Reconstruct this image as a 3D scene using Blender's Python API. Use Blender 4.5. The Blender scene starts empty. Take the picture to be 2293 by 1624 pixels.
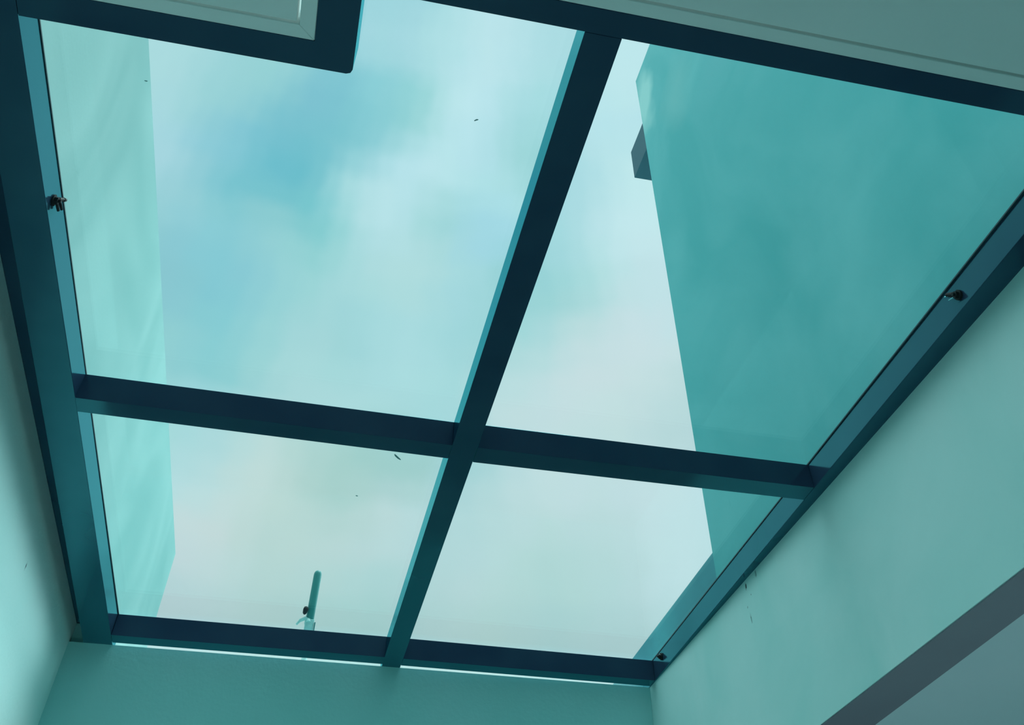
import bpy, bmesh, math
from mathutils import Vector, Matrix
C = bpy.context.scene.collection
sc = bpy.context.scene
EYE = 1.55                       # camera height over the floor
FR = EYE + 1.600                 # underside of the skylight frame
CL = EYE + 1.008                 # room ceiling

# ------------------------------------------------------------------ camera
cam = bpy.data.cameras.new('camera'); camo = bpy.data.objects.new('camera', cam); C.objects.link(camo)
R_ = Vector((0.97460698, -0.22387613, -0.00455085))
F_ = Vector((0.14303379, 0.60677947, 0.78189514))
U_ = Vector((-0.1722863, -0.76269138, 0.62339336))
m = Matrix((R_, U_, -F_)).transposed().to_4x4(); m.translation = (0, 0, EYE)
camo.matrix_world = m
cam.sensor_width = 36; cam.lens = 1990.7859 * 36 / 2293
cam.shift_x = (1146.5 - 1187.3862) / 2293; cam.shift_y = (248.1209 - 812) / 2293
cam.clip_start = 0.02
sc.camera = camo
sc.view_settings.view_transform = 'Standard'; sc.view_settings.look = 'None'
sc.view_settings.gamma = 1; sc.view_settings.exposure = 0.0; sc.view_settings.use_curve_mapping = False

# ------------------------------------------------------------------ sky: soft broken cloud, colours by direction
# rows of elevation (20 deg upwards, 1.6 deg apart), each a ramp over azimuth from -24 to 28 deg
CLOUDS = """
180 219 222 180 219 222 180 219 222 180 219 222 180 219 222 180 219 222 180 219 222 176 211 212 175 208 210 176 209 210 176 209 211 174 209 209 172 208 207 169 208 205 163 206 204 161 207 204 162 207 205 164 207 206 169 208 207 172 209 208 172 210 207 170 209 208 167 209 209 169 209 210 172 210 211 173 211 212 175 212 213 180 215 217 186 220 224 181 219 223 180 219 222
180 219 222 180 219 222 180 219 222 180 219 222 180 219 222 180 219 222 181 219 222 184 213 215 183 212 214 182 212 215 182 213 215 180 213 213 176 211 209 173 209 207 168 209 207 166 209 207 165 209 207 166 208 207 173 210 210 176 212 211 175 212 210 173 211 210 170 210 210 172 211 211 175 212 213 177 213 215 182 216 219 189 221 225 189 221 226 185 220 224 181 219 223
180 219 222 180 219 222 180 219 222 180 219 222 179 219 222 172 217 218 169 215 216 189 216 218 195 215 217 193 215 218 191 216 217 186 215 214 180 212 209 179 212 209 177 212 210 173 212 211 171 211 211 172 210 211 177 212 213 181 214 215 180 215 214 177 214 212 174 213 211 176 214 212 178 215 215 182 216 218 188 220 224 190 222 226 187 220 225 186 219 224 184 219 223
180 219 222 180 219 222 180 219 222 179 219 222 165 214 215 158 212 212 159 212 212 174 216 217 188 217 219 195 216 217 195 215 215 187 213 210 181 211 207 182 212 208 182 212 210 181 212 212 182 214 215 179 213 215 176 212 214 178 213 215 180 215 215 177 214 212 174 212 210 176 213 212 179 214 214 183 216 218 189 221 224 189 221 225 186 220 224 185 219 224 185 219 223
180 219 222 180 219 222 180 219 222 173 217 219 158 212 212 157 212 211 158 212 212 164 214 215 178 217 220 185 217 218 191 216 215 188 214 211 183 212 207 179 210 206 175 208 205 177 209 207 182 212 212 180 213 215 174 211 213 174 211 213 178 213 214 181 214 215 179 214 213 181 214 215 182 215 216 184 216 218 189 219 223 188 220 224 186 219 224 185 219 224 184 219 223
180 219 222 180 219 222 180 219 222 168 215 216 157 212 212 157 212 211 157 212 212 160 212 213 169 214 217 176 215 217 184 215 214 187 215 212 179 210 206 168 205 200 161 202 197 163 203 199 165 204 203 166 206 205 167 208 210 167 208 211 173 211 213 183 215 217 187 217 219 188 217 220 187 217 219 188 217 221 190 219 223 189 219 223 186 218 223 184 218 222 183 218 222
180 219 222 180 219 222 180 219 222 170 216 217 157 212 212 157 212 211 157 212 211 158 211 212 161 211 214 166 211 214 176 213 213 182 213 211 174 209 205 165 204 200 158 201 196 153 199 195 152 199 196 152 199 197 157 204 206 159 205 208 164 207 210 179 213 216 188 217 219 188 217 220 187 217 219 188 217 219 187 216 220 181 213 215 177 210 213 176 210 212 177 211 214
180 219 222 180 219 222 180 219 222 174 216 219 152 207 208 148 205 207 146 204 206 144 203 206 147 204 209 154 206 209 164 209 210 171 210 210 170 209 207 166 207 205 162 206 204 153 201 199 151 201 200 154 206 207 157 208 211 163 208 211 174 211 214 184 214 217 188 216 218 187 216 217 186 216 217 186 216 216 182 213 215 177 210 212 176 209 212 176 209 211 176 210 212
180 219 222 180 219 222 180 219 222 160 208 212 139 199 202 138 198 202 137 198 202 133 197 202 130 197 202 134 199 203 145 202 205 156 206 208 162 209 211 163 210 212 163 211 213 162 211 213 160 210 213 158 210 213 158 209 213 169 212 214 184 215 217 186 215 217 187 215 218 190 215 218 190 216 218 189 216 217 187 214 216 181 212 214 177 210 212 176 210 212 176 210 212
180 219 222 180 219 222 167 211 216 134 192 201 132 192 200 135 195 201 135 197 201 132 196 202 128 196 202 133 198 203 146 203 205 157 207 209 159 208 210 157 208 210 158 208 211 160 210 214 162 212 215 160 211 214 157 209 212 163 209 212 177 213 215 180 214 216 184 214 217 190 215 218 192 215 218 192 215 218 191 216 218 188 215 217 182 212 214 178 210 213 177 212 214
180 219 222 178 218 221 141 196 204 128 188 198 127 188 198 128 189 199 128 191 200 125 193 201 125 194 202 133 197 203 144 202 205 154 205 208 155 205 208 151 204 207 152 205 209 158 209 213 161 211 215 159 210 214 153 206 210 153 205 209 161 208 210 168 210 212 174 212 214 183 213 216 188 214 217 191 215 219 193 216 220 192 216 220 190 216 219 186 215 219 181 217 221
180 219 222 174 215 219 135 192 201 128 188 198 127 188 198 127 188 198 125 189 199 122 190 201 124 192 202 132 195 203 140 200 204 149 203 206 153 205 208 151 204 208 153 206 210 158 209 213 160 210 214 156 208 212 151 205 210 149 204 208 149 204 207 153 206 208 160 207 210 171 210 212 179 212 214 187 214 218 191 216 221 190 216 221 187 217 222 186 217 222 184 217 222
179 218 222 167 211 216 142 196 205 134 192 201 131 191 200 128 190 201 125 191 202 123 191 202 126 191 202 133 195 203 141 200 204 146 203 205 152 205 208 156 207 210 160 209 211 163 210 212 163 210 212 158 208 212 154 206 212 150 204 209 146 202 206 144 201 204 146 202 204 153 204 206 162 208 210 174 213 216 183 216 220 185 217 222 185 217 222 185 217 222 185 217 222
164 209 216 157 204 213 150 201 210 143 197 206 139 196 204 134 194 204 127 193 203 126 192 202 131 194 202 137 197 202 138 199 202 136 199 201 145 203 205 157 208 211 164 210 213 166 211 213 166 211 213 162 209 212 157 208 213 153 206 212 144 201 206 140 199 203 142 200 204 149 204 207 159 209 211 170 214 216 179 217 221 184 217 222 185 217 223 185 217 223 185 217 222
158 205 214 157 204 214 155 204 213 150 201 210 143 197 206 137 195 204 127 192 201 122 190 199 127 191 198 128 192 198 121 191 196 122 193 197 139 201 204 159 209 213 168 213 218 168 213 217 164 210 213 159 208 211 154 206 214 151 205 217 148 204 215 144 201 207 147 203 208 152 205 211 160 209 214 173 216 220 183 220 225 187 221 226 187 221 226 187 220 225 185 219 224
157 205 214 157 204 214 156 204 214 155 203 213 147 199 209 134 193 204 119 187 199 109 183 195 108 183 194 107 183 193 109 186 194 125 194 200 150 206 210 169 214 219 174 217 223 169 214 220 157 208 211 150 204 208 151 205 214 152 206 218 153 207 219 153 207 217 152 206 213 154 207 213 162 210 216 177 217 223 185 222 227 187 223 228 187 224 228 187 224 228 186 223 227
158 205 213 157 205 213 156 204 213 152 202 212 140 196 208 129 191 204 120 187 201 107 181 195 98 177 192 97 177 191 109 183 194 134 197 204 156 208 213 169 214 220 174 217 223 172 216 223 165 212 217 158 209 213 157 209 216 159 211 219 160 212 220 160 212 218 157 208 215 157 207 215 161 209 216 170 214 220 180 220 225 184 223 227 185 224 227 185 224 227 185 224 227
159 207 211 158 206 211 156 205 211 148 201 207 138 195 204 130 191 202 120 186 200 110 181 196 104 178 193 102 178 192 107 181 193 121 188 198 136 197 205 149 203 211 161 210 218 172 216 224 176 218 225 174 218 224 169 216 222 164 214 220 160 211 216 153 207 211 149 204 207 155 206 213 159 208 216 166 212 219 176 218 223 182 222 226 183 223 227 184 223 227 184 223 227
159 207 211 159 207 211 157 205 210 150 202 207 142 198 203 137 195 201 128 190 199 117 184 196 110 180 194 108 179 193 108 180 193 111 183 194 118 187 197 127 192 201 142 200 207 159 209 215 171 216 222 174 218 224 172 216 224 165 212 220 155 207 212 147 203 206 144 201 204 149 204 208 162 210 217 170 214 221 174 217 223 175 218 224 176 218 224 176 219 224 177 219 224
159 207 211 159 207 211 157 206 210 151 202 207 143 198 203 139 196 200 136 195 199 130 191 198 119 184 195 112 179 194 111 180 194 114 184 195 119 188 198 124 191 199 131 195 200 142 201 204 160 210 214 172 216 223 174 217 225 169 214 222 158 208 214 151 205 210 150 205 209 153 206 211 166 213 219 173 216 223 173 217 224 174 217 224 174 217 224 175 217 224 176 218 224
159 207 211 159 207 211 157 205 210 149 201 206 141 197 201 139 196 200 138 196 199 136 194 199 127 189 197 116 182 195 114 182 195 121 188 199 125 192 201 128 193 201 132 196 201 142 201 204 162 211 215 176 218 224 178 219 226 174 216 224 163 211 217 157 208 214 155 208 213 156 208 214 164 212 218 174 217 223 176 218 224 177 219 224 178 219 224 179 220 225 180 220 225
163 209 214 161 208 212 156 205 210 145 199 203 140 197 200 139 196 199 138 196 199 138 195 199 134 193 198 128 189 198 139 195 205 145 199 208 146 200 208 147 200 208 151 202 210 157 207 213 165 211 217 171 214 221 175 216 223 176 216 223 172 214 221 166 211 218 161 209 215 159 208 214 162 209 215 174 216 222 179 220 224 180 220 225 180 220 225 180 220 225 180 220 225
179 219 222 178 218 221 174 215 219 159 207 210 146 200 203 142 198 201 141 197 201 141 197 201 144 198 204 147 200 208 148 200 209 149 200 209 149 201 209 150 201 210 153 203 211 158 207 213 163 210 216 166 212 218 172 214 221 176 216 222 174 215 222 169 212 219 163 209 216 160 207 214 160 208 214 167 212 218 178 219 224 180 220 225 180 220 225 180 220 225 180 220 225
180 219 222 180 219 222 180 219 222 180 219 222 178 218 221 174 216 219 172 214 217 163 209 214 148 200 208 145 198 207 145 198 207 145 198 207 146 199 208 147 199 208 149 200 209 154 204 211 160 208 214 166 211 217 172 214 220 175 215 222 174 214 221 168 211 218 162 208 215 160 207 214 160 207 214 162 209 215 173 216 221 179 220 224 180 220 225 180 220 225 180 220 225
180 219 222 180 219 222 180 219 222 180 219 222 180 219 222 180 219 222 179 219 222 166 211 216 148 200 209 144 198 207 144 198 207 144 198 207 144 198 207 144 198 207 145 198 207 147 200 208 153 204 211 163 209 216 171 213 220 175 215 222 173 214 221 167 211 218 162 208 215 160 207 214 160 207 214 161 208 214 167 211 217 177 218 223 180 220 224 180 220 224 180 220 224
180 219 222 180 219 222 180 219 222 180 219 222 180 219 222 180 219 222 180 219 222 176 216 220 159 206 213 147 199 208 144 198 207 143 197 207 143 197 207 143 197 207 144 198 207 144 198 207 147 200 208 156 205 212 170 213 219 175 215 222 173 214 220 168 211 218 164 209 216 163 209 215 164 209 215 167 212 217 174 216 220 179 219 222 180 219 222 180 219 222 180 219 222
"""
DEFAULT_SKY = (0.50, 0.74, 0.76)
wd = bpy.data.worlds.new('sky'); sc.world = wd; wd.use_nodes = True
nt = wd.node_tree; N = nt.nodes; Lk = nt.links; N.clear()
def nn(t, **k):
    n = N.new(t)
    for a, b in k.items(): setattr(n, a, b)
    return n
def vm(op, a, b=None, s=None):
    n = nn('ShaderNodeVectorMath', operation=op)
    for i, v in ((0, a), (1, b)):
        if v is None: continue
        if hasattr(v, 'is_linked'): Lk.new(v, n.inputs[i])
        else: n.inputs[i].default_value = v
    if s is not None:
        if hasattr(s, 'is_linked'): Lk.new(s, n.inputs['Scale'])
        else: n.inputs['Scale'].default_value = s
    return n
def mt(op, a, b=None, c=None):
    n = nn('ShaderNodeMath', operation=op)
    for i, v in ((0, a), (1, b), (2, c)):
        if v is None: continue
        if hasattr(v, 'is_linked'): Lk.new(v, n.inputs[i])
        else: n.inputs[i].default_value = v
    return n.outputs[0]
tc = nn('ShaderNodeTexCoord')
nz = nn('ShaderNodeTexNoise'); nz.inputs['Scale'].default_value = 14; nz.inputs['Detail'].default_value = 3
Lk.new(tc.outputs['Generated'], nz.inputs['Vector'])
off = vm('SUBTRACT', nz.outputs['Color'], (0.5, 0.5, 0.5)).outputs[0]
off = vm('SCALE', off, s=0.04).outputs[0]
dirn = vm('NORMALIZE', vm('ADD', tc.outputs['Generated'], off).outputs[0]).outputs[0]
sx = nn('ShaderNodeSeparateXYZ'); Lk.new(dirn, sx.inputs[0])
azm = mt('MULTIPLY', mt('ARCTAN2', sx.outputs[0], sx.outputs[1]), 180 / math.pi)
elv = mt('MULTIPLY', mt('ARCSINE', sx.outputs[2]), 180 / math.pi)
fac = mt('MULTIPLY_ADD', azm, 1 / 52, 24 / 52)
cloud = None
for i, row in enumerate(CLOUDS.strip().split('\n')):
    row = [(int(v) / 255) ** 2 for v in row.split()]
    rp = nn('ShaderNodeValToRGB'); Lk.new(fac, rp.inputs['Fac']); el = rp.color_ramp.elements
    rp.color_ramp.interpolation = 'EASE'
    n = len(row) // 3
    for j in range(n):
        c = row[3 * j:3 * j + 3]
        e_ = el[0] if j == 0 else el[-1] if j == n - 1 else el.new(j / (n - 1))
        e_.color = (*c, 1)
    if cloud is None: cloud = rp.outputs['Color']
    else:
        f = nn('ShaderNodeMapRange', interpolation_type='SMOOTHSTEP'); Lk.new(elv, f.inputs['Value'])
        f.inputs['From Min'].default_value = 20 + 1.6 * (i - 1); f.inputs['From Max'].default_value = 20 + 1.6 * i
        mx = nn('ShaderNodeMix', data_type='RGBA'); Lk.new(f.outputs[0], mx.inputs['Factor'])
        Lk.new(cloud, mx.inputs['A']); Lk.new(rp.outputs['Color'], mx.inputs['B']); cloud = mx.outputs['Result']
# the rest of the sky
n2 = nn('ShaderNodeTexNoise'); n2.inputs['Scale'].default_value = 3.2; n2.inputs['Detail'].default_value = 5
Lk.new(tc.outputs['Generated'], n2.inputs['Vector'])
back = mt('MULTIPLY_ADD', mt('MAXIMUM', vm('DOT_PRODUCT', tc.outputs['Generated'], (0, 1, 0)).outputs['Value'], -0.5), 0.5, mt('MULTIPLY_ADD', n2.outputs['Fac'], 0.5, 0.55))
high = mt('MAXIMUM', mt('ADD', vm('DOT_PRODUCT', tc.outputs['Generated'], (-0.30, 0.10, 0.95)).outputs['Value'], -0.80), 0.0)
back = mt('MULTIPLY_ADD', high, 12.0, back)
# bright spot added to the unseen sky, brightens the left well wall
fill_glow = mt('MAXIMUM', mt('ADD', vm('DOT_PRODUCT', tc.outputs['Generated'], (0.744, 0.446, 0.496)).outputs['Value'], -0.93), 0.0)
back = mt('MULTIPLY_ADD', fill_glow, 150.0, back)
dcol = vm('SCALE', DEFAULT_SKY, s=back).outputs[0]
def ramp01(v, a, b):
    f = nn('ShaderNodeMapRange', interpolation_type='SMOOTHSTEP'); Lk.new(v, f.inputs['Value'])
    f.inputs['From Min'].default_value = a; f.inputs['From Max'].default_value = b
    return f.outputs[0]
inside = mt('MULTIPLY', mt('MULTIPLY', ramp01(azm, -36, -24), ramp01(azm, 40, 28)), mt('MULTIPLY', ramp01(elv, 10, 20), ramp01(elv, 72, 60)))
mx = nn('ShaderNodeMix', data_type='RGBA'); Lk.new(inside, mx.inputs['Factor']); Lk.new(dcol, mx.inputs['A']); Lk.new(cloud, mx.inputs['B'])
col = mx.outputs['Result']
bg = nn('ShaderNodeBackground'); Lk.new(col, bg.inputs['Color']); bg.inputs['Strength'].default_value = 1.13
wo = nn('ShaderNodeOutputWorld'); Lk.new(bg.outputs[0], wo.inputs['Surface'])

# the veiled sun, high and very soft behind the cloud
sl = bpy.data.lights.new('veiled_sun', 'SUN'); sl.energy = 5.5; sl.angle = math.radians(40); sl.color = (0.80, 1.0, 1.0)
slo = bpy.data.objects.new('veiled_sun', sl); C.objects.link(slo)
slo.rotation_euler = Vector((0.25, 0.10, 1.0)).to_track_quat('Z', 'Y').to_euler(); slo.location = (0, 2, 9)

# ------------------------------------------------------------------ materials
def mat(name, col, rough=0.6, spec=0.5, var=None, vscale=2.0, vdet=3, bump=0.0, bscale=60, extra=None, metal=0.0, dist=0.0, tint=None):
    M_ = bpy.data.materials.new(name); M_.use_nodes = True
    t = M_.node_tree; b = t.nodes['Principled BSDF']
    b.inputs['Base Color'].default_value = (*col, 1); b.inputs['Roughness'].default_value = rough
    b.inputs['Specular IOR Level'].default_value = spec; b.inputs['Metallic'].default_value = metal
    if tint: b.inputs['Specular Tint'].default_value = (*tint, 1)
    g = t.nodes.new('ShaderNodeNewGeometry')
    last = None
    if var:
        n = t.nodes.new('ShaderNodeTexNoise'); n.inputs['Scale'].default_value = vscale; n.inputs['Detail'].default_value = vdet
        n.inputs['Distortion'].default_value = dist
        t.links.new(g.outputs['Position'], n.inputs['Vector'])
        r = t.nodes.new('ShaderNodeValToRGB'); t.links.new(n.outputs['Fac'], r.inputs['Fac'])
        r.color_ramp.elements[0].position = 0.33; r.color_ramp.elements[1].position = 0.67
        r.color_ramp.elements[0].color = (*col, 1); r.color_ramp.elements[1].color = (*var, 1)
        last = r.outputs['Color']
    if extra:                       # small scuffs: (position, radius, stretch z, colour)
        for p, rad, sz, c in extra:
            s = t.nodes.new('ShaderNodeVectorMath'); s.operation = 'SUBTRACT'; t.links.new(g.outputs['Position'], s.inputs[0]); s.inputs[1].default_value = p
            s2 = t.nodes.new('ShaderNodeVectorMath'); s2.operation = 'MULTIPLY'; t.links.new(s.outputs[0], s2.inputs[0]); s2.inputs[1].default_value = (1, 1, 1 / sz)
            ln = t.nodes.new('ShaderNodeVectorMath'); ln.operation = 'LENGTH'; t.links.new(s2.outputs[0], ln.inputs[0])
            nz_ = t.nodes.new('ShaderNodeTexNoise'); nz_.inputs['Scale'].default_value = min(90, .6 / rad); t.links.new(g.outputs['Position'], nz_.inputs['Vector'])
            ad = t.nodes.new('ShaderNodeMath'); ad.operation = 'MULTIPLY_ADD'; t.links.new(nz_.outputs['Fac'], ad.inputs[0]); ad.inputs[1].default_value = rad * 1.6; t.links.new(ln.outputs['Value'], ad.inputs[2])
            mr = t.nodes.new('ShaderNodeMapRange'); t.links.new(ad.outputs[0], mr.inputs['Value'])
            mr.inputs['From Min'].default_value = rad * 1.1; mr.inputs['From Max'].default_value = rad * 1.8
            mr.inputs['To Min'].default_value = 1; mr.inputs['To Max'].default_value = 0
            mx = t.nodes.new('ShaderNodeMix'); mx.data_type = 'RGBA'
            t.links.new(mr.outputs[0], mx.inputs['Factor'])
            if last: t.links.new(last, mx.inputs['A'])
            else: mx.inputs['A'].default_value = (*col, 1)
            mx.inputs['B'].default_value = (*c, 1); last = mx.outputs['Result']
    if last: t.links.new(last, b.inputs['Base Color'])
    if bump:
        n = t.nodes.new('ShaderNodeTexNoise'); n.inputs['Scale'].default_value = bscale; n.inputs['Detail'].default_value = 4
        t.links.new(g.outputs['Position'], n.inputs['Vector'])
        bp = t.nodes.new('ShaderNodeBump'); bp.inputs['Strength'].default_value = bump; bp.inputs['Distance'].default_value = 0.01
        t.links.new(n.outputs['Fac'], bp.inputs['Height']); t.links.new(bp.outputs[0], b.inputs['Normal'])
    return M_
def P(x, y, z): return (x, y, z + EYE)
dk = (0.10, 0.22, 0.22)
scuffs = [(P(1.665, 3.39, 1.578), .007, 2.2, (.01, .04, .05)), (P(1.665, 3.29, 1.588), .010, 2, (.16, .34, .34)),
          (P(1.665, 3.408, 1.507), .006, 1, dk), (P(1.665, 3.395, 1.461), .006, 3.5, dk), (P(1.665, 3.36, 1.535), .004, 1, dk),
          (P(1.665, 2.425, 1.06), .007, 3, dk), (P(1.665, 2.079, 1.465), .010, 1, (.2, .38, .38)), (P(1.68, 1.525, 1.56), .006, 1, dk)]
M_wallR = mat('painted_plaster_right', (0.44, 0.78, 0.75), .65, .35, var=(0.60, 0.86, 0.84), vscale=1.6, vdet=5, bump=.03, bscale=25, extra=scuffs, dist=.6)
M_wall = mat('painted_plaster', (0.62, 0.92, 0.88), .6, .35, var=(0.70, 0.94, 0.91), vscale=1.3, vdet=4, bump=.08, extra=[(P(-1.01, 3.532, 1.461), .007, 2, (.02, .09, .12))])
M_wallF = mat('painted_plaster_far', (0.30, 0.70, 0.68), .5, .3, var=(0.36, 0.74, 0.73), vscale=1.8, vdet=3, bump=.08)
M_ceil = mat('ceiling_paint', (0.72, 0.86, 0.84), .6, .3, var=(0.78, 0.88, 0.86), vscale=1.5)
M_ceilR = mat('ceiling_paint_room', (0.70, 0.80, 0.85), .6, .3, var=(0.62, 0.76, 0.80), vscale=.8)
def enamel(name, c0, c1, gloss, rough, k0, k1, pw_):
    M_ = bpy.data.materials.new(name); M_.use_nodes = True; t = M_.node_tree; t.nodes.clear(); nw = t.nodes.new; lk = t.links.new
    ge = nw('ShaderNodeNewGeometry'); n = nw('ShaderNodeTexNoise'); n.inputs['Scale'].default_value = 3; lk(ge.outputs['Position'], n.inputs['Vector'])
    r = nw('ShaderNodeValToRGB'); lk(n.outputs['Fac'], r.inputs['Fac']); r.color_ramp.elements[0].position = .35; r.color_ramp.elements[1].position = .65
    r.color_ramp.elements[0].color = (*c0, 1); r.color_ramp.elements[1].color = (*c1, 1)
    d = nw('ShaderNodeBsdfDiffuse'); lk(r.outputs[0], d.inputs['Color'])
    g = nw('ShaderNodeBsdfGlossy'); g.inputs['Color'].default_value = (*gloss, 1); g.inputs['Roughness'].default_value = rough
    dp = nw('ShaderNodeVectorMath'); dp.operation = 'DOT_PRODUCT'; lk(ge.outputs['Incoming'], dp.inputs[0]); lk(ge.outputs['Normal'], dp.inputs[1])
    x = dp.outputs['Value']
    for op, a_, b_ in (('ABSOLUTE', None, None), ('SUBTRACT', 1, 'x'), ('POWER', 'x', pw_), ('MULTIPLY', 'x', k1), ('ADD', 'x', k0)):
        q = nw('ShaderNodeMath'); q.operation = op
        if op == 'SUBTRACT': q.inputs[0].default_value = 1; lk(x, q.inputs[1])
        else:
            lk(x, q.inputs[0])
            if b_ is not None: q.inputs[1].default_value = b_
        x = q.outputs[0]
    m_ = nw('ShaderNodeMixShader'); lk(x, m_.inputs[0]); lk(d.outputs[0], m_.inputs[1]); lk(g.outputs[0], m_.inputs[2])
    o = nw('ShaderNodeOutputMaterial'); lk(m_.outputs[0], o.inputs['Surface'])
    return M_
M_frame = enamel('dark_enamel', (0.022, 0.044, 0.088), (0.030, 0.060, 0.105), (.15, .62, .68), .13, .012, 1.05, 2.7)
M_rubber = mat('black_rubber', (0.015, 0.06, 0.075), .5, .3)
M_steel = mat('dark_hardware', (0.010, 0.018, 0.020), .7, .2)
M_bright = mat('bright_hardware', (0.20, 0.60, 0.65), .2, .8, metal=.8)
M_outL = mat('pale_render', (0.15, 0.36, 0.345), .5, .3, var=(0.25, 0.46, 0.44), vscale=.9, vdet=2, dist=1.2, bump=.05)  # paler blotches put cloud reflections into the wall colour
M_outR = mat('stained_render', (0.070, 0.42, 0.43), .7, .3, var=(0.14, 0.50, 0.51), vscale=1.1, vdet=6, dist=1.0, bump=.06, bscale=14, extra=[(P(1.75, 3.75, 5.2), .20, 2.2, (.40, .70, .67)), (P(1.75, 3.2, 4.7), .35, 1, (.17, .50, .50)), (P(1.75, 2.6, 4.3), .5, .8, (.12, .46, .48))])
M_low = mat('grimy_render', (0.05, 0.26, 0.31), .7, .3, var=(0.08, 0.36, 0.40), vscale=1.5, vdet=4)
M_eave = mat('slate_paint', (0.016, 0.095, 0.13), .6, .3)
M_deck = mat('roof_screed', (0.30, 0.38, 0.38), .9, .2, var=(0.36, 0.44, 0.43), vscale=1.5)
M_soffit = mat('soffit_grey', (0.24, 0.23, 0.28), .7, .3, var=(0.28, 0.28, 0.33), vscale=1.2)  # strip under the right well wall, darker and greyer than the ceiling
M_floor = mat('floor_tile', (0.50, 0.64, 0.64), .4, .4, var=(0.55, 0.68, 0.68), vscale=.8)
M_radome = mat('grey_green_plastic', (0.02, 0.21, 0.20), .55, .3)
M_galv = mat('pale_galvanised', (0.24, 0.56, 0.54), .5, .4, var=(0.34, 0.64, 0.62), vscale=20)
M_leaf = mat('dry_leaf', (0.09, 0.26, 0.26), .8, .2)
M_gls = bpy.data.materials.new('glazing'); M_gls.use_nodes = True
t = M_gls.node_tree; t.nodes.clear()
o_ = t.nodes.new('ShaderNodeOutputMaterial'); a_ = t.nodes.new('ShaderNodeBsdfTransparent'); a_.inputs[0].default_value = (0.97, 0.99, 0.99, 1)
g_ = t.nodes.new('ShaderNodeBsdfGlossy'); g_.inputs['Roughness'].default_value = 0.03
ge = t.nodes.new('ShaderNodeNewGeometry'); dp = t.nodes.new('ShaderNodeVectorMath'); dp.operation = 'DOT_PRODUCT'
t.links.new(ge.outputs['Incoming'], dp.inputs[0]); t.links.new(ge.outputs['Normal'], dp.inputs[1])
ab = t.nodes.new('ShaderNodeMath'); ab.operation = 'ABSOLUTE'; t.links.new(dp.outputs['Value'], ab.inputs[0])
su = t.nodes.new('ShaderNodeMath'); su.operation = 'SUBTRACT'; su.inputs[0].default_value = 1; t.links.new(ab.outputs[0], su.inputs[1])
pw = t.nodes.new('ShaderNodeMath'); pw.operation = 'POWER'; t.links.new(su.outputs[0], pw.inputs[0]); pw.inputs[1].default_value = 5
f_ = t.nodes.new('ShaderNodeMath'); f_.operation = 'MULTIPLY_ADD'; t.links.new(pw.outputs[0], f_.inputs[0]); f_.inputs[1].default_value = 0.8; f_.inputs[2].default_value = 0.025
x_ = t.nodes.new('ShaderNodeMixShader')
t.links.new(f_.outputs[0], x_.inputs[0]); t.links.new(a_.outputs[0], x_.inputs[1]); t.links.new(g_.outputs[0], x_.inputs[2]); t.links.new(x_.outputs[0], o_.inputs[0])

# ------------------------------------------------------------------ helpers
def obj(name, bm, ma, parent=None, smooth=False, bev=0, seg=2):
    if bev: bmesh.ops.bevel(bm, geom=bm.edges[:], offset=bev, segments=seg, affect='EDGES', profile=.5)
    bmesh.ops.recalc_face_normals(bm, faces=bm.faces[:])
    me = bpy.data.meshes.new(name); bm.to_mesh(me); bm.free()
    o = bpy.data.objects.new(name, me); C.objects.link(o); me.materials.append(ma)
    if smooth:
        for p in me.polygons: p.use_smooth = True
    if parent: o.parent = parent
    return o
def prism(pts, z0, z1, bm=None):
    bm = bm or bmesh.new()
    z0s = z0 if isinstance(z0, (list, tuple)) else [z0] * len(pts); z1s = z1 if isinstance(z1, (list, tuple)) else [z1] * len(pts)
    lo = [bm.verts.new((x, y, z)) for (x, y), z in zip(pts, z0s)]; hi = [bm.verts.new((x, y, z)) for (x, y), z in zip(pts, z1s)]
    bm.faces.new(lo[::-1]); bm.faces.new(hi); n = len(pts)
    for i in range(n): bm.faces.new((lo[i], lo[(i + 1) % n], hi[(i + 1) % n], hi[i]))
    return bm
def box(x0, x1, y0, y1, z0, z1, bm=None): return prism([(x0, y0), (x1, y0), (x1, y1), (x0, y1)], z0, z1, bm)
def cyl(p0, p1, r0, r1=None, n=20, bm=None, rings=None):
    bm = bm or bmesh.new(); p0 = Vector(p0); p1 = Vector(p1); ax = (p1 - p0).normalized()
    u = ax.orthogonal().normalized(); v = ax.cross(u)
    prof = rings or [(0, r0), (1, r1 if r1 is not None else r0)]
    R = []
    for tt, r in prof:
        c = p0 + (p1 - p0) * tt
        R.append([bm.verts.new(c + r * (u * math.cos(2 * math.pi * i / n) + v * math.sin(2 * math.pi * i / n))) for i in range(n)])
    for a, b in zip(R, R[1:]):
        for i in range(n): bm.faces.new((a[i], a[(i + 1) % n], b[(i + 1) % n], b[i]))
    bm.faces.new(R[0][::-1]); bm.faces.new(R[-1])
    return bm
def struct(name, bm, ma, parent=None, **k):
    o = obj(name, bm, ma, parent, **k)
    if not parent: o['kind'] = 'structure'
    return o
def empty(name, loc): 
    o = bpy.data.objects.new(name, None); C.objects.link(o); o.location = loc; return o
def adopt(root):                     # keep the parts where they were modelled
    loc = Vector(root.location)
    for c in list(bpy.data.objects):
        if c.type == 'MESH' and (c.parent == root or (c.parent and c.parent.parent == root)): c.data.transform(Matrix.Translation(-loc))
def tag(o, label, cat, group=None):
    o['label'] = label; o['category'] = cat
    if group: o['group'] = group

# ------------------------------------------------------------------ the room below
YF = 4.572                            # near face of the far wall of the light well
Z = EYE
struct('floor', box(-3, 5, -3.0, 7, -.12, 0), M_floor)
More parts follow.
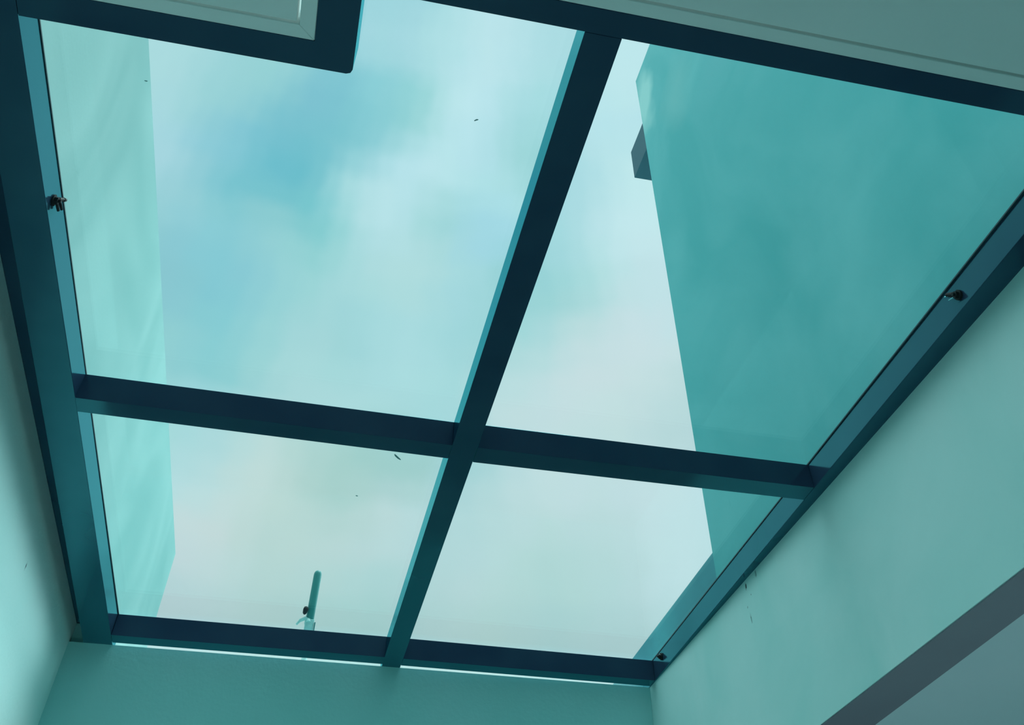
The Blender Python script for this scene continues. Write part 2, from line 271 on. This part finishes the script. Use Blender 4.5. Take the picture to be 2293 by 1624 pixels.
# light well walls, their tops carry the frame
bm = prism([(-1.01, YF + .004), (1.639, YF - .020), (1.639, YF + .28), (-1.01, YF + .28)], CL, FR)
prism([(-1.0095, YF + .03), (-.9515, YF + .03), (-.9515, YF + .28), (-1.0095, YF + .28)], FR, FR + .084, bm)
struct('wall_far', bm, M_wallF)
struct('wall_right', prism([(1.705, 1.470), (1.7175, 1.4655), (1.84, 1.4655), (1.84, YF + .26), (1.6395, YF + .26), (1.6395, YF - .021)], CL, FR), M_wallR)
struct('wall_left', prism([(-1.01, -.30), (-1.01, YF + .28), (-1.26, YF + .28), (-1.26, -.30)], CL, FR + .084), M_wall)
struct('wall_near', box(-1.26, 2.5, -.50, -.305, CL, FR - .02), M_wall)
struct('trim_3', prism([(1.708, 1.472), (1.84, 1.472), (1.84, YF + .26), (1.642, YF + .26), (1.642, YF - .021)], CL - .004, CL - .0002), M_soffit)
# room ceiling round the light well
struct('ceiling', prism([(1.84, -.5), (5, -.5), (5, 7), (-3, 7), (-3, -3), (5, -3), (5, -.505), (-1.27, -.505), (-1.27, YF + .285), (1.84, YF + .285)], CL, CL + .22), M_ceilR)
struct('wall_back', box(-3, 5, -3.15, -3, 0, CL), M_wall)
for nm, b in (('wall_room_left', (-3.15, -3, -3.15, 7.15)), ('wall_room_front', (-3, 5, 7, 7.15))):
    struct(nm, box(b[0], b[1], b[2], b[3], 0, CL + .2), M_wall)
# right room wall with a wide opening, unseen, added to let fill light in
bm = box(5, 5.15, -3.15, -1.5, 0, CL + .2); box(5, 5.15, 5.5, 7.15, 0, CL + .2, bm); box(5, 5.15, -1.5, 5.5, 0, .9, bm); box(5, 5.15, -1.5, 5.5, 2.35, CL + .2, bm)
struct('wall_room_right', bm, M_wall)

# upper ceiling at frame level with a routed trim line
T = FR + .012
bm = bmesh.new()
g = .007
def slabs(bm):
    # trim band (stepped L outline), groove, field panel
    box(-.206, 1.70, .9065, .940, FR, FR + .05, bm)                     # right band along the top rail
    prism([(-.915, 1.156), (-.915, 1.1205), (-.2405, 1.1205), (-.206, 1.156)], FR, FR + .05, bm)
    prism([(-.206, 1.156), (-.2405, 1.1205), (-.2405, .872), (-.206, .9065)], FR, FR + .05, bm)
    return bm
struct('trim_1', slabs(bm), M_ceil, bev=.0015, seg=1)
bm = box(-.247, 2.2, -.30, .8995, FR + .001, FR + .05); box(-.99, -.2475, -.30, 1.1135, FR + .001, FR + .05, bm)
struct('ceiling_upper', bm, M_ceil)
struct('ceiling_backing', prism([(-1.0, -.3), (2.3, -.3), (2.3, .90), (-.26, .90), (-.26, 1.11), (-1.0, 1.11)], FR + .052, FR + .12), M_ceil)
# dark packer where the well wall stops short, top right
struct('trim_2', box(1.722, 2.3, .93, 1.462, FR - .002, FR + .084), M_frame, bev=.004)

# ------------------------------------------------------------------ the skylight: dark steel grid, glass on top
H1 = FR + .085
win = empty('window_1', (0.4, 2.75, FR)); win['kind'] = 'structure'
def bar(name, pts, bev=.0012): return obj(name, prism(pts, FR, H1), M_frame, win, bev=bev)
bar('frame_rail', [(-.825, 4.465), (.358, 4.455), (.358, 4.538), (-.825, 4.548)])
bar('frame_rail', [(.4425, 4.455), (1.635, 4.462), (1.635, 4.536), (.4425, 4.536)])
bar('frame_rail', [(-.825, 2.655), (.358, 2.668), (.358, 2.752), (-.825, 2.733)])
bar('frame_rail', [(.4425, 2.664), (1.635, 2.662), (1.635, 2.749), (.4425, 2.757)])
bar('frame_rail', [(-.117, .9405), (1.635, .9405), (1.635, 1.004), (-.117, 1.004)])
# stepped corner of the opening, top left
bm = prism([(-.820, 1.1565), (-.2055, 1.1565), (-.2055, .941), (-.1175, .941), (-.1175, 1.215), (-.1215, 1.225), (-.131, 1.229), (-.820, 1.229)], FR, H1)
obj('frame_corner', bm, M_frame, win)
bar('frame_stile', [(-.914, 1.12), (-.8215, 1.12), (-.8262, 4.64), (-.950, 4.64)])
bar('frame_stile', [(.3585, 1.0045), (.442, 1.0045), (.442, 4.64), (.3575, 4.64)])
bar('frame_stile', [(1.6355, .9405), (1.7195, .9405), (1.7195, 4.64), (1.6355, 4.64)])
obj('flashing', box(-1.26, -.92, 1.13, 4.85, H1 + .0005, H1 + .0035), M_frame, win)
# glass panes with rubber strips at the outer sides
G0 = H1 + .004
for x0, x1, y0, y1 in ((-.80, .396, 1.245, 2.70), (.404, 1.62, 1.02, 2.70), (-.80, .396, 2.708, 4.84), (.404, 1.62, 2.708, 4.84)):
    if x0 < 0 and y0 < 2:
        bm = prism([(-.90, 1.16), (-.15, 1.16), (-.15, .95), (.396, .95), (.396, 2.70), (-.90, 2.70)], G0, G0 + .006)
    else:
        bm = box(-.90 if x0 < 0 else .404, .396 if x0 < 0 else 1.70, .95 if y0 < 2 else 2.708, y1, G0, G0 + .006)
    gl = obj('window_pane', bm, M_gls, win)
    e0, e1 = (-.8190, -.8225) if x0 < 0 else (1.6290, 1.6330)       # visible lip, tapering away from the room
    ya, yb = (1.13 if x0 < 0 else .95) if y0 < 2 else 2.709, 2.70 if y0 < 2 else 4.60
    la, lb = [e0 + (e1 - e0) * (v - 1) / 2.0 if v < 3 else e1 for v in (ya, yb)]
    if x0 > 0 and y0 > 2: la, lb = 1.6330, 1.6338
    xo = -.90 if x0 < 0 else 1.70
    bm = prism([(xo, ya), (la, ya), (lb, yb), (xo, yb)], H1, G0)
    obj('gasket', bm, M_rubber, win)
for x0, x1 in ((.37, .43),): obj('gasket', box(x0, x1, .96, 4.53, H1, G0), M_rubber, win)
obj('gasket', box(-.81, .365, 2.68, 2.73, H1, G0), M_rubber, win); obj('gasket', box(.435, 1.62, 2.68, 2.73, H1, G0), M_rubber, win)
# fixing clips on the inner sides of the stiles
def clip(x, y, z, s, bright):
    p = Vector((x, y, Z + z))
    bm = cyl(p, p + Vector((s * .006, 0, 0)), .015, n=18)                # washer
    cyl(p + Vector((s * .005, 0, 0)), p + Vector((s * .015, 0, 0)), .010, n=6, bm=bm)
    cyl(p + Vector((s * .012, 0, 0)), p + Vector((s * .022, 0, 0)), .005, n=10, bm=bm)
    o = obj('clip', bm, M_steel, win)
    return o
def tongue(pts, r, ma, par):
    bm = bmesh.new()
    for a, b in zip(pts, pts[1:]): cyl(a, b, r, r * .8, n=8, bm=bm)
    return obj('clip_arm', bm, ma, par)
c = clip(-.8243, 1.822, 1.636, 1, 0)
tongue([(-.818, 1.822, Z + 1.640), (-.812, 1.850, Z + 1.668), (-.815, 1.868, Z + 1.684)], .006, M_steel, c)
tongue([(-.814, 1.815, Z + 1.634), (-.810, 1.852, Z + 1.630)], .0045, M_steel, c)
tongue([(-.814, 1.828, Z + 1.650), (-.810, 1.866, Z + 1.648)], .0045, M_steel, c)
c = clip(1.6345, 1.655, 1.638, -1, 1)
tongue([(1.628, 1.655, Z + 1.640), (1.622, 1.685, Z + 1.660)], .008, M_steel, c)
tongue([(1.621, 1.680, Z + 1.652), (1.620, 1.694, Z + 1.660)], .0022, M_bright, c)
tongue([(1.620, 1.664, Z + 1.634), (1.619, 1.684, Z + 1.640)], .0016, M_bright, c)
clip(1.6345, 4.335, 1.657, -1, 0)

# ------------------------------------------------------------------ on the roof
bm = box(1.845, 8, -3.0, 12, CL + .225, FR - .002); box(-5, 1.844, YF + .30, 12, CL + .225, FR - .002, bm); box(-5, -1.265, -3.0, YF + .30, CL + .225, FR - .002, bm)
box(-1.26, 1.844, -3.0, -.51, CL + .225, FR - .002, bm)
struct('roof_deck', bm, M_deck)
# pale wall left of the skylight
bm = prism([(-1.0, 1.0), (-1.0, 6.725), (-1.24, 6.725), (-1.24, 1.0)], [H1 + .006, H1 + .006, H1 + .006, H1 + .006], [Z + 2.862, Z + 2.957, Z + 2.957, Z + 2.862])
box(-1.24, -1.0, 4.86, 6.725, FR, H1 + .0055, bm)
o = obj('boundary_wall', bm, M_outL); tag(o, 'tall pale aqua rendered wall rising beyond the left edge of the skylight', 'wall')
# stair tower on the right
root = empty('stair_tower', (3.5, 2.0, FR))
obj('tower_wall', box(1.75, 5.5, -1.0, 3.84, FR + .09, Z + 5.55), M_outR, root)
obj('plinth', box(2.02, 5.5, -1.0, 3.84, FR, FR + .089), M_low, root)
obj('eave_slab', box(1.75, 3.2, 3.8405, 4.13, Z + 4.755, Z + 5.035), M_eave, root)
adopt(root); tag(root, 'tall teal stained rendered tower seen through the right panes', 'tower')
bm = box(1.765, 2.0, 3.842, 8.5, FR, Z + 1.94)
o = obj('parapet_wall', bm, M_low); tag(o, 'low dark teal parapet running on from the foot of the tower', 'parapet')

# rooftop antenna
root = empty('antenna', (0.01, 8.0, FR))
A = lambda x, y, z: (x, y, Z + z)
bm = cyl(A(.0, 8, 3.10), A(.0, 8, 3.492), .032, n=28, rings=[(0, .031), (.02, .033), (.90, .033), (.94, .031), (.975, .024), (.995, .012), (1, .004)])
obj('radome', bm, M_radome, root, smooth=True)
bm = box(-.034, .038, 7.965, 8.035, Z + 2.98, Z + 3.095); cyl(A(-.01, 7.98, 3.06), A(-.01, 8.02, 3.13), .03, n=14, bm=bm)
br = obj('bracket', bm, M_galv, root, bev=.006)
obj('bracket_strap', box(.040, .050, 7.96, 8.04, Z + 2.96, Z + 3.07), M_radome, br)
obj('clamp', cyl(A(-.052, 7.965, 3.125), A(-.044, 7.965, 3.185), .02, n=16, rings=[(0, .008), (.15, .016), (.6, .021), (.9, .017), (1, .006)]), M_steel, root, smooth=True)
bm = cyl(A(-.03, 7.97, 3.10), A(-.075, 7.97, 3.078), .013, n=10); cyl(A(-.070, 7.97, 3.085), A(-.100, 7.97, 3.045), .012, .008, n=10, bm=bm)
obj('side_arm', bm, M_galv, root)
obj('mast', cyl((.01, 8, FR), A(.01, 8, 2.985), .022, n=16), M_galv, root)
adopt(root); tag(root, 'round-topped teal antenna with a dark side clamp, standing beyond the lower left pane', 'antenna')

adopt(win)
# bits of debris lying on the glass
GT = G0 + .0062
def sliver(pts, w, label, grp=None):
    bm = bmesh.new(); L_ = []
    n = len(pts)
    for i, (x, y) in enumerate(pts):
        a = Vector(pts[min(i + 1, n - 1)]) - Vector(pts[max(i - 1, 0)]); a = Vector((-a.y, a.x)).normalized()
        ww = w * (.45 if i in (0, n - 1) else 1)
        L_.append([bm.verts.new((x + a.x * s * ww, y + a.y * s * ww, GT + (.0014 if k else 0) + .001 * i / n)) for k in (0, 1) for s in (1, -1)])
    for p, q in zip(L_, L_[1:]):
        for i, j in ((0, 1), (1, 3), (3, 2), (2, 0)): bm.faces.new((p[i], p[j], q[j], q[i]))
    bm.faces.new([L_[0][i] for i in (0, 2, 3, 1)]); bm.faces.new([L_[-1][i] for i in (0, 1, 3, 2)])
    o = obj('leaf_fragment', bm, M_leaf); tag(o, label, 'leaf')
sliver([(.191, 2.930), (.197, 2.940), (.207, 2.953), (.216, 2.962)], .0035, 'small dry sliver on the lower left pane, just below the crossbar')
sliver([(.183, 1.377), (.188, 1.373), (.192, 1.372)], .0018, 'tiny faint speck on the upper left pane, beside the centre bar')
sliver([(-.602, 1.428), (-.598, 1.429), (-.595, 1.429)], .0013, 'tiny dark speck on the upper left pane, near the stepped corner')
sliver([(.087, 3.244), (.091, 3.245), (.095, 3.247)], .0024, 'tiny dark speck on the lower left pane, above the antenna')
